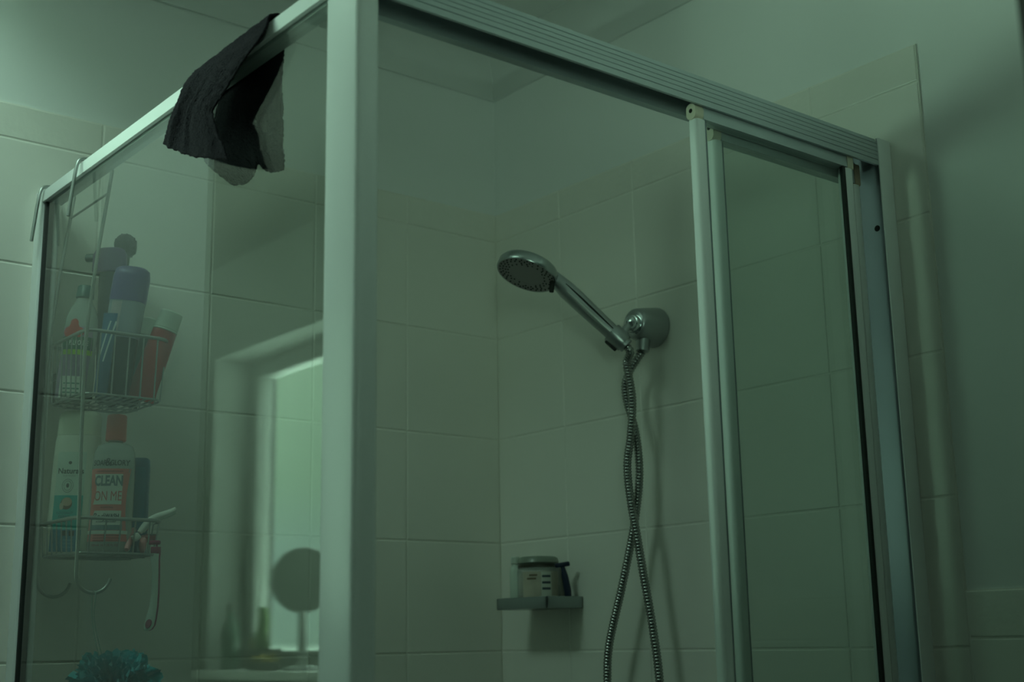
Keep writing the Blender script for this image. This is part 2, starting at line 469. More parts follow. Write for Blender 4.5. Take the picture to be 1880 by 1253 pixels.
# sliding doors
def door_leaf(label, x0, x1, ya, yb, sw, zb, zt, rail_h, gl, cap_mat, wide_cap):
    d = thing('sliding_door', label, 'shower door', ((x0 + x1) / 2, (ya + yb) / 2, 0.03), group=None)
    yc = (ya + yb) / 2
    r = 0.0055
    finish('stile', prism(rrect(x0, x0 + sw, ya, yb, r, 5), 'z', zb, zt - rail_h - 0.001), white_metal, d, angle=60)
    finish('stile', prism(rrect(x1 - sw, x1, ya, yb, r, 5), 'z', zb, zt - rail_h - 0.001), white_metal, d, angle=60)
    finish('top_rail', prism([(ya + 0.0, zt - rail_h), (yb, zt - rail_h), (yb, zt), (yb - 0.002, zt + 0.004), (ya + 0.004, zt + 0.004), (ya + 0.0008, zt + 0.001)], 'x', x0 + 0.014, x1 - 0.012), alu, d, smooth=False)
    finish('bottom_rail', bx((x0 + sw, ya, zb), (x1 - sw, yb, zb + 0.03), 0.002), alu, d)
    finish('glass_pane', bx((x0 + sw - 0.004, yc - 0.0022, zb + 0.02), (x1 - sw + 0.004, yc + 0.0022, zt - rail_h + 0.006)), gl, d, smooth=False)
    bm = bmesh.new()
    box(bm, (x1 - sw - 0.0055, ya + 0.001, zb + 0.03), (x1 - sw + 0.0005, ya + 0.006, zt - rail_h - 0.0005))
    finish('glass_seal', bm, rubber, d, smooth=False)
    bm = bmesh.new(); box(bm, (x0 + sw - 0.0005, ya + 0.004, zb + 0.03), (x0 + sw + 0.0035, ya + 0.008, zt - rail_h - 0.0005))
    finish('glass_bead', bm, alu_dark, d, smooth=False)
    # moulded end caps
    zc = zt - rail_h / 2 + 0.001
    bm = prism(rrect(ya + 0.0004, yb - 0.0004, zt - rail_h - 0.0015, zt + 0.0035, 0.0075, 6), 'x', x0 - 0.0015, x0 + 0.0145)
    c = finish('end_cap', bm, cream, d, angle=50)
    bm = bmesh.new(); lathe(bm, [(0, 0.0003), (0.0026, 0.0002), (0.003, 0), (0.003, -0.001)], 14, align((-1, 0, 0), (x0 - 0.0016, yc, zc + 0.001)))
    finish('screw_hole', bm, hole_m, c)
    finish('end_cap', prism(rrect(ya - 0.0006, yb - 0.0004, zt - rail_h - 0.002, zt + 0.003, 0.003, 3), 'x', x1 - 0.0135, x1 - 0.0005), cap_mat, d, angle=50)
    return d
door_leaf('outer sliding glass shower door with white stiles, parked right, nearest the grooved track lip', -0.407, -0.0845, -0.9248, -0.9082, 0.0185, 0.031, 1.9115, 0.0165, door_glass, cream, True)
door_leaf('inner sliding glass shower door parked behind the outer one, rusty end cap by the wall channel', -0.354, -0.044, -0.9062, -0.8905, 0.0170, 0.031, 1.9125, 0.028, door_glass, rust, False)

# ------------------------------------------------------------------ wire caddy hanging on the side rail
def wire_mesh(paths, r, seg=7):
    bm = bmesh.new()
    for p in paths: tube(bm, p, r, seg)
    return bm
CX0, CX1, CY0, CY1 = -0.8965, -0.766, -0.180, -0.030
caddy = thing('shower_caddy', 'two tier steel wire shower caddy hooked over the white side rail', 'shower caddy', (-0.895, -0.105, 1.36))
for y in (CY0, CY1):
    hook = [(-0.935, y - 0.006, 1.858), (-0.9285, y - 0.006, 1.925), (-0.9245, y - 0.006, 1.9475), (-0.905, y - 0.003, 1.952), (-0.870, y, 1.950),
            (-0.8745, y, 1.908), (-0.8865, y, 1.810), (-0.8955, y, 1.708), (-0.8975, y, 1.66), (-0.8955, y, 1.54), (-0.893, y, 1.43), (-0.8925, y, 1.362)]
    jp = []
    for k in range(13):
        a = PI + PI * 0.93 * k / 12
        jp.append((-0.8675 + 0.025 * math.cos(a), y, 1.350 + 0.026 * math.sin(a)))
    finish('hook_wire', wire_mesh([round_path(hook + jp, 0.008, 3)], 0.0027), steel, caddy, angle=60)
finish('cross_bar', wire_mesh([[(-0.8745, CY0, 1.907), (-0.8745, CY1, 1.907)]], 0.0017), steel, caddy, angle=60)
def basket(zr_, zb_, name, back_rise):
    r = 0.022
    def ring(x0, x1, y0, y1, z, dz=0.0):
        pts = rrect(x0, x1, y0, y1, r, 6)
        P = [Vector((p[0], p[1], z + dz * max(0.0, (-0.80 - p[0]) / 0.1))) for p in pts]
        return P + [P[0]]
    root = finish(name, wire_mesh([ring(CX0, CX1, CY0, CY1, zr_)], 0.0028), steel, caddy, angle=60)
    # flat band along the front of the rim
    ins = 0.006
    finish('bottom_ring', wire_mesh([ring(CX0 + 0.003, CX1 - ins, CY0 + ins, CY1 - ins, zb_)], 0.0017), steel, root, angle=60)
    paths = []
    pts_t = rrect(CX0, CX1, CY0, CY1, r, 6)
    # side wires: along y sides and front
    n = 6
    up = []
    for k in range(1, n):
        x = CX0 + (CX1 - CX0) * k / n
        for y, yy in ((CY0, CY0 + ins), (CY1, CY1 - ins)):
            up.append([(x, y, zr_), (x, yy, zb_)])
    for k in range(1, 8):
        y = CY0 + (CY1 - CY0) * k / 8
        up.append([(CX1, y, zr_), (CX1 - ins, y, zb_)])
        up.append([(CX0, y, zr_), (CX0 + 0.003, y, zb_)])
    w = finish('side_wires', wire_mesh(up, 0.0012, 5), steel, root, angle=60); w['kind'] = 'stuff'
    bt = []
    for k in range(1, 10):
        x = CX0 + (CX1 - CX0 - ins) * k / 10
        bt.append([(x, CY0 + ins, zb_), (x, CY1 - ins, zb_)])
    for k in (1, 2):
        y = CY0 + (CY1 - CY0) * k / 3
        bt.append([(CX0 + 0.003, y, zb_ - 0.002), (CX1 - ins, y, zb_ - 0.002)])
    w = finish('floor_wires', wire_mesh(bt, 0.0013, 5), steel, root, angle=60); w['kind'] = 'stuff'
    return root
basket(1.697, 1.606, 'upper_basket', 0.0)
basket(1.428, 1.380, 'lower_basket', 0.0)

# ------------------------------------------------------------------ bottles
def prof_at(prof, z):
    if z <= prof[0][0]: return prof[0][1:]
    for p, q in zip(prof, prof[1:]):
        if p[0] <= z <= q[0]:
            t = (z - p[0]) / max(1e-9, q[0] - p[0])
            return tuple(p[i] + (q[i] - p[i]) * t for i in (1, 2, 3))
    return prof[-1][1:]
def front_y(prof, x, z):
    a, b, n = prof_at(prof, z)
    u = min(0.9999, abs(x) / a)
    return -b * (1 - u ** n) ** (1 / n)
def loft(prof, seg=36):
    bm = bmesh.new(); rings = []
    for z, a, b, n in prof:
        ring = []
        for k in range(seg):
            t = 2 * PI * k / seg; c, s = math.cos(t), math.sin(t)
            ring.append(bm.verts.new((a * math.copysign(abs(c) ** (2 / n), c), b * math.copysign(abs(s) ** (2 / n), s), z)))
        rings.append(ring)
    for p, q in zip(rings, rings[1:]):
        for k in range(seg): bm.faces.new((p[k], p[(k + 1) % seg], q[(k + 1) % seg], q[k]))
    bm.faces.new(rings[0][::-1]); bm.faces.new(rings[-1])
    return bm
def local(bm, root):
    bm.transform(wm(root)); return bm
def patch(prof, z0, z1, x0, x1, eps=0.0004, nx=16, nz=14):
    """a printed label lying on the front of a lofted body; x0/x1 may be functions of z"""
    bm = bmesh.new(); G = []
    f0 = x0 if callable(x0) else (lambda z: x0)
    f1 = x1 if callable(x1) else (lambda z: x1)
    for j in range(nz + 1):
        z = z0 + (z1 - z0) * j / nz; row = []
        for i in range(nx + 1):
            x = f0(z) + (f1(z) - f0(z)) * i / nx
            row.append(bm.verts.new((x, front_y(prof, x, z) - eps, z)))
        G.append(row)
    for j in range(nz):
        for i in range(nx): bm.faces.new((G[j][i], G[j][i + 1], G[j + 1][i + 1], G[j + 1][i]))
    return bm
def text_mesh(txt, size, bold=0.0, shear=0.0, sx=1.0, align_x='CENTER'):
    cu = bpy.data.curves.new('lettering', 'FONT')
    cu.body = txt; cu.size = size; cu.align_x = align_x; cu.align_y = 'CENTER'
    cu.offset = bold; cu.shear = shear; cu.resolution_u = 3
    o = bpy.data.objects.new('lettering_tmp', cu); COL.objects.link(o)
    dg = bpy.context.evaluated_depsgraph_get(); dg.update()
    me = bpy.data.meshes.new_from_object(o.evaluated_get(dg))
    bm = bmesh.new(); bm.from_mesh(me)
    bpy.data.objects.remove(o); bpy.data.curves.remove(cu); bpy.data.meshes.remove(me)
    for v in bm.verts: v.co.x *= sx
    return bm
def letter(root, prof, txt, cx, cz, size, material, bold=0.0, shear=0.0, sx=1.0, eps=0.0008, parent=None):
    bm = text_mesh(txt, size, bold, shear, sx)
    for v in bm.verts:
        x, z = v.co.x + cx, v.co.y + cz
        a = prof_at(prof, z)[0]
        v.co = Vector((x, front_y(prof, max(-a * .98, min(a * .98, x)), z) - eps, z))
    return finish('lettering', local(bm, root), material, parent or root, smooth=False)
def disc_on(prof, cx, cz, rx, rz, eps=0.0006, n=24, ring=0.0):
    bm = bmesh.new()
    def P(u, v): return (u, front_y(prof, u, v) - eps, v)
    if ring:
        A = [bm.verts.new(P(cx + rx * math.cos(2 * PI * k / n), cz + rz * math.sin(2 * PI * k / n))) for k in range(n)]
        B = [bm.verts.new(P(cx + (rx - ring) * math.cos(2 * PI * k / n), cz + (rz - ring) * math.sin(2 * PI * k / n))) for k in range(n)]
        for k in range(n): bm.faces.new((A[k], A[(k + 1) % n], B[(k + 1) % n], B[k]))
    else:
        c = bm.verts.new(P(cx, cz))
        A = [bm.verts.new(P(cx + rx * math.cos(2 * PI * k / n), cz + rz * math.sin(2 * PI * k / n))) for k in range(n)]
        for k in range(n): bm.faces.new((c, A[k], A[(k + 1) % n]))
    return bm
def cyl(r0, r1, z0, z1, seg=28, bev=0.001):
    bm = bmesh.new()
    lathe(bm, [(0, z0), (r0 - bev, z0), (r0, z0 + bev), (r1, z1 - bev), (r1 - bev, z1), (0, z1)], seg)
    return bm
def add(root, name, bm, material, parent=None, angle=40, smooth=True):
    return finish(name, local(bm, root), material, parent or root, angle=angle, smooth=smooth)

pl = lambda n, c, r=0.35, **k: mat(n, c, r, **k)
ink = pl('dark_ink', (0.03, 0.035, 0.04), 0.5)
whitepl = pl('white_plastic', (0.85, 0.86, 0.80), 0.35)
# -- lower basket
FB = 1.3825                                                 # top of the lower floor wires
nat = [(0.000, 0.034, 0.017, 2.6), (0.003, 0.0350, 0.019, 2.6), (0.05, 0.0355, 0.0195, 2.6), (0.14, 0.0345, 0.019, 2.6), (0.168, 0.0335, 0.018, 2.6),
       (0.176, 0.0320, 0.0172, 2.5), (0.1765, 0.0325, 0.0175, 2.5), (0.205, 0.0315, 0.0168, 2.5), (0.211, 0.0285, 0.0150, 2.5), (0.213, 0.0240, 0.012, 2.5)]
R = thing('shampoo_bottle', 'white bottle of coconut shampoo with turquoise wash, standing in the lower basket', 'bottle', (-0.8620, -0.0680, FB), (0, math.radians(2.0), math.radians(-45)))
add(R, 'body', loft([p for p in nat if p[0] <= 0.1761]), pl('natural_white', (0.80, 0.82, 0.70), 0.35))
add(R, 'flip_cap', loft([p for p in nat if p[0] >= 0.1762]), pl('natural_cap', (0.80, 0.83, 0.66), 0.35))
add(R, 'label', patch(nat, 0.012, 0.150, lambda z: -0.022, lambda z: 0.022), pl('natural_label', (0.66, 0.78, 0.68), 0.4))
add(R, 'label_wash', patch(nat, 0.030, 0.086, lambda z: -0.022, 0.022, 0.0007), pl('turquoise_wash', (0.02, 0.50, 0.47), 0.4, noise_amt=0.2, noise_scale=60))
add(R, 'label_band', patch(nat, 0.004, 0.036, -0.0235, 0.023, 0.0009), pl('blue_band', (0.02, 0.22, 0.36), 0.4, noise_amt=0.3, noise_scale=90))
letter(R, nat, 'Naturals', 0.0005, 0.1215, 0.0115, ink, 0.0002)
letter(R, nat, 'OUR TOUCH', -0.001, 0.1145, 0.0032, pl('grey_ink', (0.2, 0.25, 0.22), 0.5))
add(R, 'logo_leaf', disc_on(nat, -0.001, 0.134, 0.0026, 0.0024, 0.0008), ink)
add(R, 'emblem_ring', disc_on(nat, -0.002, 0.1000, 0.0088, 0.0100, 0.0009, 28, 0.0007), pl('grey_ink', (0, 0, 0)))
add(R, 'emblem_ring', disc_on(nat, -0.002, 0.1000, 0.0062, 0.0072, 0.0009, 28, 0.0006), pl('grey_ink', (0, 0, 0)))
add(R, 'emblem_drop', disc_on(nat, -0.002, 0.1003, 0.0022, 0.0032, 0.0009, 16), ink)
add(R, 'coconut_husk', disc_on(nat, -0.0015, 0.0740, 0.0088, 0.0088, 0.0010), pl('coconut_husk', (0.16, 0.06, 0.03), 0.7, noise_amt=0.3, noise_scale=300))
add(R, 'coconut_flesh', disc_on(nat, -0.0008, 0.0765, 0.0078, 0.0064, 0.0013), pl('coconut_flesh', (0.62, 0.42, 0.30), 0.6))
add(R, 'coconut_chip', disc_on(nat, -0.0085, 0.0700, 0.0032, 0.0052, 0.0014), pl('coconut_chip', (0.60, 0.48, 0.36), 0.6))
for k, (w, zz, sz) in enumerate((('COCONUT', 0.060, 0.0050), ('REPAIR', 0.0545, 0.0060), ('shampoo', 0.047, 0.0040), ('250 ml', 0.0425, 0.0036))):
    letter(R, nat, w, -0.003, zz, sz, pl('blue_ink', (0.01, 0.10, 0.16), 0.5), eps=0.0011)
for xx in (-0.004, 0.006):
    add(R, 'logo_square', patch(nat, 0.027, 0.0345, xx, xx + 0.008, 0.0012, 4, 3), pl('black_square', (0.006, 0.007, 0.012), 0.5))
for zz in (0.010, 0.015, 0.020):
    add(R, 'print_line', patch(nat, zz, zz + 0.0018, -0.006, 0.014, 0.0012, 8, 1), pl('pale_blue_print', (0.10, 0.34, 0.48), 0.5))

sg = [(0.000, 0.026, 0.016, 2.5), (0.003, 0.0295, 0.018, 2.6), (0.010, 0.0308, 0.0188, 2.6), (0.060, 0.0312, 0.019, 2.6), (0.125, 0.0305, 0.0185, 2.6),
      (0.146, 0.0292, 0.0178, 2.5), (0.155, 0.0255, 0.0165, 2.3), (0.159, 0.0180, 0.0135, 2.1), (0.1605, 0.0105, 0.0105, 2.0), (0.167, 0.0105, 0.0105, 2.0)]
R = thing('body_wash_bottle', 'clear bottle of pink body wash with coral cap, lower basket', 'bottle', (-0.8275, -0.1300, FB), (0, math.radians(1.0), math.radians(-41)))
def clear_mat(name, col, rough, alpha):
    return mat(name, col, rough, spec=0.6, alpha=alpha)
add(R, 'body', loft([p for p in sg if p[0] >= 0.118] if False else sg), clear_mat('clear_plastic', (0.66, 0.73, 0.69), 0.15, 0.5), angle=60)
add(R, 'liquid', loft([(0.004, 0.027, 0.0160, 2.5), (0.012, 0.0290, 0.017, 2.5), (0.060, 0.0294, 0.0172, 2.5), (0.118, 0.0288, 0.0168, 2.5)]), pl('body_wash_liquid', (0.66, 0.52, 0.40), 0.3))
add(R, 'cap', cyl(0.0150, 0.0142, 0.163, 0.2020, 32, 0.0015), pl('coral_cap', (0.80, 0.135, 0.10), 0.38))
add(R, 'label', patch(sg, 0.016, 0.1210, lambda z: -0.029 + 0.0035 * math.sin(PI * (z - 0.016) / 0.105), lambda z: 0.029 - 0.0035 * math.sin(PI * (z - 0.016) / 0.105)), pl('pink_label', (0.80, 0.20, 0.17), 0.4))
add(R, 'label_panel', patch(sg, 0.069, 0.1130, lambda z: -0.0215 + 0.004 * math.sin(PI * (z - 0.069) / 0.044), 0.0200, 0.0007), pl('pale_panel', (0.70, 0.72, 0.64), 0.4))
add(R, 'label_panel', patch(sg, 0.0395, 0.0600, lambda z: -0.0235 + 0.25 * (z - 0.0395), 0.0205, 0.0007), pl('pale_panel', (0, 0, 0)))
add(R, 'label_stripe', patch(sg, 0.0320, 0.0395, -0.0245, 0.0225, 0.0008), pl('slate_stripe', (0.16, 0.24, 0.26), 0.4, noise_amt=0.6, noise_scale=150))
add(R, 'label_rim', patch(sg, 0.0265, 0.0315, -0.029, 0.029, 0.0008), pl('pale_panel', (0, 0, 0)))
letter(R, sg, 'SOAP', -0.0150, 0.1290, 0.0112, ink, 0.0003, sx=0.72)
letter(R, sg, '&', -0.0020, 0.1300, 0.0165, ink, 0.0003, sx=0.9)
letter(R, sg, 'GLORY', 0.0140, 0.1290, 0.0112, ink, 0.0003, sx=0.72)
gr = pl('grey_letter', (0.20, 0.24, 0.25), 0.5); pk = pl('pink_letter', (0.62, 0.12, 0.11), 0.5)
letter(R, sg, 'CLEAN', 0.0000, 0.1025, 0.0200, gr, 0.0008, sx=0.66, eps=0.0011)
letter(R, sg, 'ON ME', 0.0000, 0.0805, 0.0200, pk, 0.0, sx=0.64, eps=0.0011)
letter(R, sg, 'Body', -0.0105, 0.0515, 0.0125, ink, 0.0001, shear=0.35, sx=0.85, eps=0.0011)
letter(R, sg, 'WASH', 0.0085, 0.0520, 0.0085, ink, 0.00035, sx=0.78, eps=0.0011)
letter(R, sg, 'A CLEAN FRESH SCENT', 0.0, 0.0440, 0.0028, ink, 0.0001, eps=0.0011)
letter(R, sg, 'HYDRATING', 0.0, 0.0645, 0.0032, pl('dark_red_print', (0.24, 0.03, 0.03), 0.5), 0.0001, eps=0.0011)
letter(R, sg, '500 ml  16.9 US FL OZ', 0.0, 0.0105, 0.0042, pl('dark_red_print', (0, 0, 0)), 0.0001)
for zz in (0.1165, 0.0240, 0.0205, 0.0170):
    add(R, 'print_line', patch(sg, zz, zz + 0.0009, -0.018, 0.020, 0.0009, 10, 1), pl('dark_red_print', (0, 0, 0)))

bl = [(0.000, 0.012, 0.009, 3), (0.003, 0.0160, 0.0115, 3), (0.06, 0.0165, 0.0120, 3), (0.125, 0.0165, 0.0115, 3), (0.139, 0.0155, 0.0110, 3), (0.142, 0.013, 0.009, 3)]
R = thing('shower_gel_bottle', 'blue bottle standing behind the pink body wash, lower basket', 'bottle', (-0.7845, -0.1215, FB), (0, math.radians(0.5), math.radians(-40)))
add(R, 'body', loft(bl), pl('blue_bottle', (0.008, 0.10, 0.20), 0.3))
add(R, 'label', patch(bl, 0.03, 0.128, -0.010, 0.014), pl('blue_label', (0.010, 0.15, 0.26), 0.4, noise_amt=0.15, noise_scale=40))

# -- razors
def razor(label, p_head, p_tail, c1, c2, up=(0, 0, 1), r=0.0050):
    a, b = Vector(p_head), Vector(p_tail); d = b - a; L = d.length
    zax = d.normalized(); u = Vector(up); xax = (u - zax * u.dot(zax)).normalized(); yax = zax.cross(xax)
    M = Matrix((xax, yax, zax)).transposed().to_4x4(); M.translation = a
    root = thing('razor', label, 'razor', a, M.to_euler(), 'disposable razors in the lower basket')
    n = 16; pts = []; rad = []
    for k in range(n + 1):
        t = k / n
        pts.append(Vector((0.0045 * math.sin(t * PI * 1.5), 0, 0.012 + (L - 0.012) * t)))
        rad.append(r * (0.62 + 0.5 * math.sin(PI * min(1, 0.15 + 0.85 * t)) ** 0.7 * (0.6 + 0.6 * t)))
    bm = bmesh.new(); tube(bm, pts, rad, 12); add(root, 'handle', bm, c1, angle=60)
    pts2 = [p + Vector((-0.003, 0, 0)) for p in pts[1:-1]]
    bm = bmesh.new(); tube(bm, pts2, [q * 0.78 for q in rad[1:-1]], 10); add(root, 'grip', bm, c2, angle=60)
    bm = bmesh.new(); box(bm, (-0.006, -0.018, -0.004), (0.004, 0.018, 0.006), 0.002)
    h = add(root, 'head', bm, c1)
    bm = bmesh.new()
    for z in (-0.002, 0.001): box(bm, (0.0035, -0.016, z), (0.0048, 0.016, z + 0.001))
    add(root, 'blade', bm, chrome, h, smooth=False)
    return root
razor_white = pl('razor_white', (0.72, 0.78, 0.70), 0.35); razor_pink = pl('razor_pink', (0.62, 0.22, 0.22), 0.4)
magenta = pl('razor_magenta', (0.34, 0.008, 0.10), 0.4)
razor('pale razor sticking out over the right end of the lower basket, tail up', (-0.800, -0.150, 1.405), (-0.742, -0.158, 1.452), whitepl, razor_white)
razor('pink razor lying against the body wash at the right end of the lower basket', (-0.783, -0.120, 1.4245), (-0.815, -0.163, 1.390), razor_pink, razor_white)
razor('pale razor lying flat on the wires at the right front of the lower basket', (-0.776, -0.135, 1.407), (-0.7905, -0.1625, 1.3885), razor_pink, whitepl)

# hanging magenta and white handle
R = thing('razor', 'magenta and white razor handle hanging head up under the right end of the lower basket', 'razor', (-0.770, -0.158, 1.386), (0, 0, math.radians(-41)))
n = 22; pts = []; aa = []
bm = bmesh.new(); rings = []
def hang_ring(z, a, b, cx, cy=0):
    return [(cx + a * math.cos(2 * PI * k / 16), cy + b * math.sin(2 * PI * k / 16), z) for k in range(16)]
H = [(0.006, .0052, .004, .0020), (0.0, .0062, .0045, .0012), (-0.012, .0058, .0048, .0010), (-0.035, .0046, .0045, .0030), (-0.060, .0047, .0045, .0032), (-0.080, .0056, .0048, .0018), (-0.096, .0070, .0050, -.0012), (-0.106, .0072, .0048, -.0032), (-0.1115, .0052, .004, -.0050), (-0.1135, .002, .002, -.0062)]
def hang(scale, dx, dy):
    bm = bmesh.new(); rings = []
    for z, a, b, cx in H:
        rings.append([bm.verts.new(p) for p in hang_ring(z, a * scale, b, cx + dx, dy)])
    for p, q in zip(rings, rings[1:]):
        for k in range(16): bm.faces.new((p[k], q[k], q[(k + 1) % 16], p[(k + 1) % 16]))
    bm.faces.new(rings[0]); bm.faces.new(rings[-1][::-1])
    return bm
add(R, 'handle', hang(1.0, 0, 0), pl('pale_handle', (0.84, 0.90, 0.84), 0.4), angle=70)
add(R, 'grip', hang(0.95, 0.0016, 0.0035), magenta, angle=70)
bm = bmesh.new(); lathe(bm, [(0, 0.0006), (0.0046, 0.0003), (0.0052, -0.001), (0, -0.001)], 20)
bmesh.ops.transform(bm, matrix=Matrix.Translation((-0.0028, -0.0050, -0.1035)) @ Matrix.Rotation(math.radians(20), 4, 'Y') @ Matrix.Rotation(PI / 2, 4, 'X') @ Matrix.Diagonal((0.85, 1.35, 1, 1)), verts=bm.verts[:])
add(R, 'grip_pad', bm, magenta)
bm = bmesh.new(); box(bm, (-0.0045, -0.0052, -0.004), (0.0085, 0.0052, 0.006), 0.002); add(R, 'collar', bm, magenta)
bm = bmesh.new(); box(bm, (-0.009, -0.005, 0.009), (0.009, 0.003, 0.015), 0.002); add(R, 'head', bm, magenta)
bm = bmesh.new(); tube(bm, [(0.002, 0, 0.003), (0.002, 0, 0.012)], 0.003, 8); add(R, 'neck', bm, magenta)

# -- upper basket
FU = 1.6085
dish = [(0.0, 0.0234, 0.016, 2.4), (0.003, 0.027, 0.019, 2.5), (0.04, 0.0266, 0.019, 2.5), (0.075, 0.0243, 0.018, 2.4), (0.105, 0.0248, 0.018, 2.4), (0.128, 0.0238, 0.017, 2.3), (0.142, 0.0189, 0.015, 2.2), (0.152, 0.0135, 0.0125, 2.0), (0.158, 0.0115, 0.0115, 2.0)]
R = thing('dish_soap_bottle', 'clear soap bottle with red fruit and green band, upper basket near the wall', 'bottle', (-0.8715, -0.0750, FU), (0, math.radians(3.5), math.radians(-42)))
add(R, 'body', loft(dish), clear_mat('clear_plastic', (0, 0, 0), 0.1, 0.4), angle=60)
add(R, 'label_back', patch(dish, 0.004, 0.112, -0.0235, 0.0225, 0.0003), pl('blue_pink_print', (0.30, 0.22, 0.34), 0.4, noise_amt=0.5, noise_scale=60))
add(R, 'green_band', patch(dish, 0.077, 0.0965, -0.0238, 0.0235, 0.0006), pl('green_band', (0.004, 0.13, 0.06), 0.4))
add(R, 'lime_band', patch(dish, 0.069, 0.0768, -0.0236, 0.0235, 0.0006), pl('lime_band', (0.34, 0.62, 0.015), 0.4))
for cx, cz, r in ((-0.004, 0.110, 0.0085), (-0.012, 0.104, 0.008), (0.004, 0.1035, 0.008), (-0.004, 0.1175, 0.0065)):
    add(R, 'fruit_picture', disc_on(dish, cx, cz, r, r, 0.0008), pl('red_fruit', (0.62, 0.035, 0.035), 0.35, noise_amt=0.3, noise_scale=120))
add(R, 'white_label', patch(dish, 0.004, 0.036, -0.016, 0.018, 0.0007), pl('white_label', (0.76, 0.80, 0.72), 0.4))
for zz in (0.010, 0.016, 0.024):
    add(R, 'print_line', patch(dish, zz, zz + 0.0022, -0.010, 0.014, 0.0009, 8, 1), pl('green_print', (0.05, 0.25, 0.18), 0.5))
letter(R, dish, 'PALMOLIVE', 0.0050, 0.0868, 0.0105, pl('white_ink', (0.85, 0.88, 0.84), 0.4), 0.0002, sx=0.52)
add(R, 'cap', cyl(0.0135, 0.0120, 0.158, 0.1790, 26, 0.002), pl('teal_cap', (0.006, 0.10, 0.10), 0.35))

R = thing('conditioner_bottle', 'tall black bottle with wide dull purple cap in the middle of the upper basket', 'bottle', (-0.8250, -0.0890, FU), (0, math.radians(-1.5), math.radians(-40)))
pu = [(0.000, 0.0130, 0.0100, 2.6), (0.003, 0.0168, 0.0125, 2.6), (0.150, 0.0168, 0.0125, 2.6), (0.196, 0.0160, 0.0120, 2.5), (0.204, 0.0150, 0.011, 2.4)]
add(R, 'body', loft(pu), pl('black_bottle', (0.010, 0.010, 0.013), 0.28))
add(R, 'label', patch(pu, 0.036, 0.0640, -0.0125, 0.0080), pl('grey_label', (0.30, 0.36, 0.38), 0.45))
add(R, 'label', patch(pu, 0.068, 0.0750, -0.0120, 0.0090), pl('teal_print', (0.02, 0.14, 0.16), 0.45))
add(R, 'cap', loft([(0.2045, 0.0245, 0.0140, 2.8), (0.207, 0.0262, 0.0150, 2.8), (0.233, 0.0258, 0.0148, 2.6), (0.241, 0.0220, 0.0125, 2.4), (0.243, 0.018, 0.010, 2.2)]), pl('purple_cap', (0.150, 0.070, 0.22), 0.4))
bm = bmesh.new(); lathe(bm, [(0, 0), (0.0062, 0), (0.0066, 0.002), (0.0066, 0.012), (0.005, 0.014), (0, 0.014)], 18, Matrix.Translation((-0.0235, 0, 0.230)) @ Matrix.Rotation(-PI / 2, 4, 'Y'))
add(R, 'spout', bm, pl('teal_cap', (0, 0, 0)))

R = thing('toothpaste_tube', 'blue tube with white stripes at the front of the upper basket', 'tube', (-0.8600, -0.1500, FU - 0.001), (0, math.radians(5), math.radians(-50)))
tb = [(0.000, 0.0085, 0.0060, 2.2), (0.002, 0.0100, 0.0068, 2.2), (0.060, 0.0105, 0.0060, 2.2), (0.105, 0.0110, 0.0032, 2.0), (0.116, 0.0112, 0.0012, 2.0), (0.124, 0.0112, 0.0010, 2.0)]
add(R, 'body', loft(tb), pl('tube_blue', (0.010, 0.11, 0.26), 0.35))
for k in range(2):
    f = (lambda s: (lambda z: -0.008 + s + 0.16 * (z - 0.05)))(0.008 * k)
    g = (lambda s: (lambda z: -0.0058 + s + 0.16 * (z - 0.05)))(0.008 * k)
    add(R, 'stripe', patch(tb, 0.050, 0.112, f, g, 0.0005, 3, 12), pl('tube_white', (0.68, 0.74, 0.76), 0.4))

vi = [(0.000, 0.0200, 0.0140, 2.8), (0.003, 0.0235, 0.0165, 2.8), (0.050, 0.0245, 0.0170, 2.8), (0.110, 0.0255, 0.0175, 2.8), (0.160, 0.0262, 0.0178, 2.8), (0.166, 0.0255, 0.0172, 2.8)]
R = thing('hair_mask_bottle', 'see-through bottle with violet top and dark liquid, upper basket', 'bottle', (-0.8345, -0.1285, FU), (0, math.radians(7), math.radians(-40)))
add(R, 'body', loft(vi), clear_mat('milky_clear', (0.42, 0.46, 0.55), 0.25, 0.72), angle=60)
add(R, 'dark_liquid', loft([(0.0015, 0.0225, 0.0160, 2.8), (0.003, 0.0239, 0.0169, 2.8), (0.050, 0.0249, 0.0174, 2.8), (0.092, 0.0256, 0.0178, 2.8)]), pl('dark_liquid', (0.010, 0.011, 0.022), 0.25))
add(R, 'cap', loft([(0.1480, 0.0264, 0.0181, 2.8), (0.150, 0.0268, 0.0184, 2.8), (0.186, 0.0270, 0.0184, 2.7), (0.198, 0.0250, 0.0170, 2.5), (0.202, 0.020, 0.013, 2.4)]), pl('violet_cap', (0.105, 0.055, 0.30), 0.32))
add(R, 'label', patch(vi, 0.100, 0.146, -0.018, -0.002), pl('pale_flower_print', (0.46, 0.40, 0.42), 0.45, noise_amt=0.35, noise_scale=140))

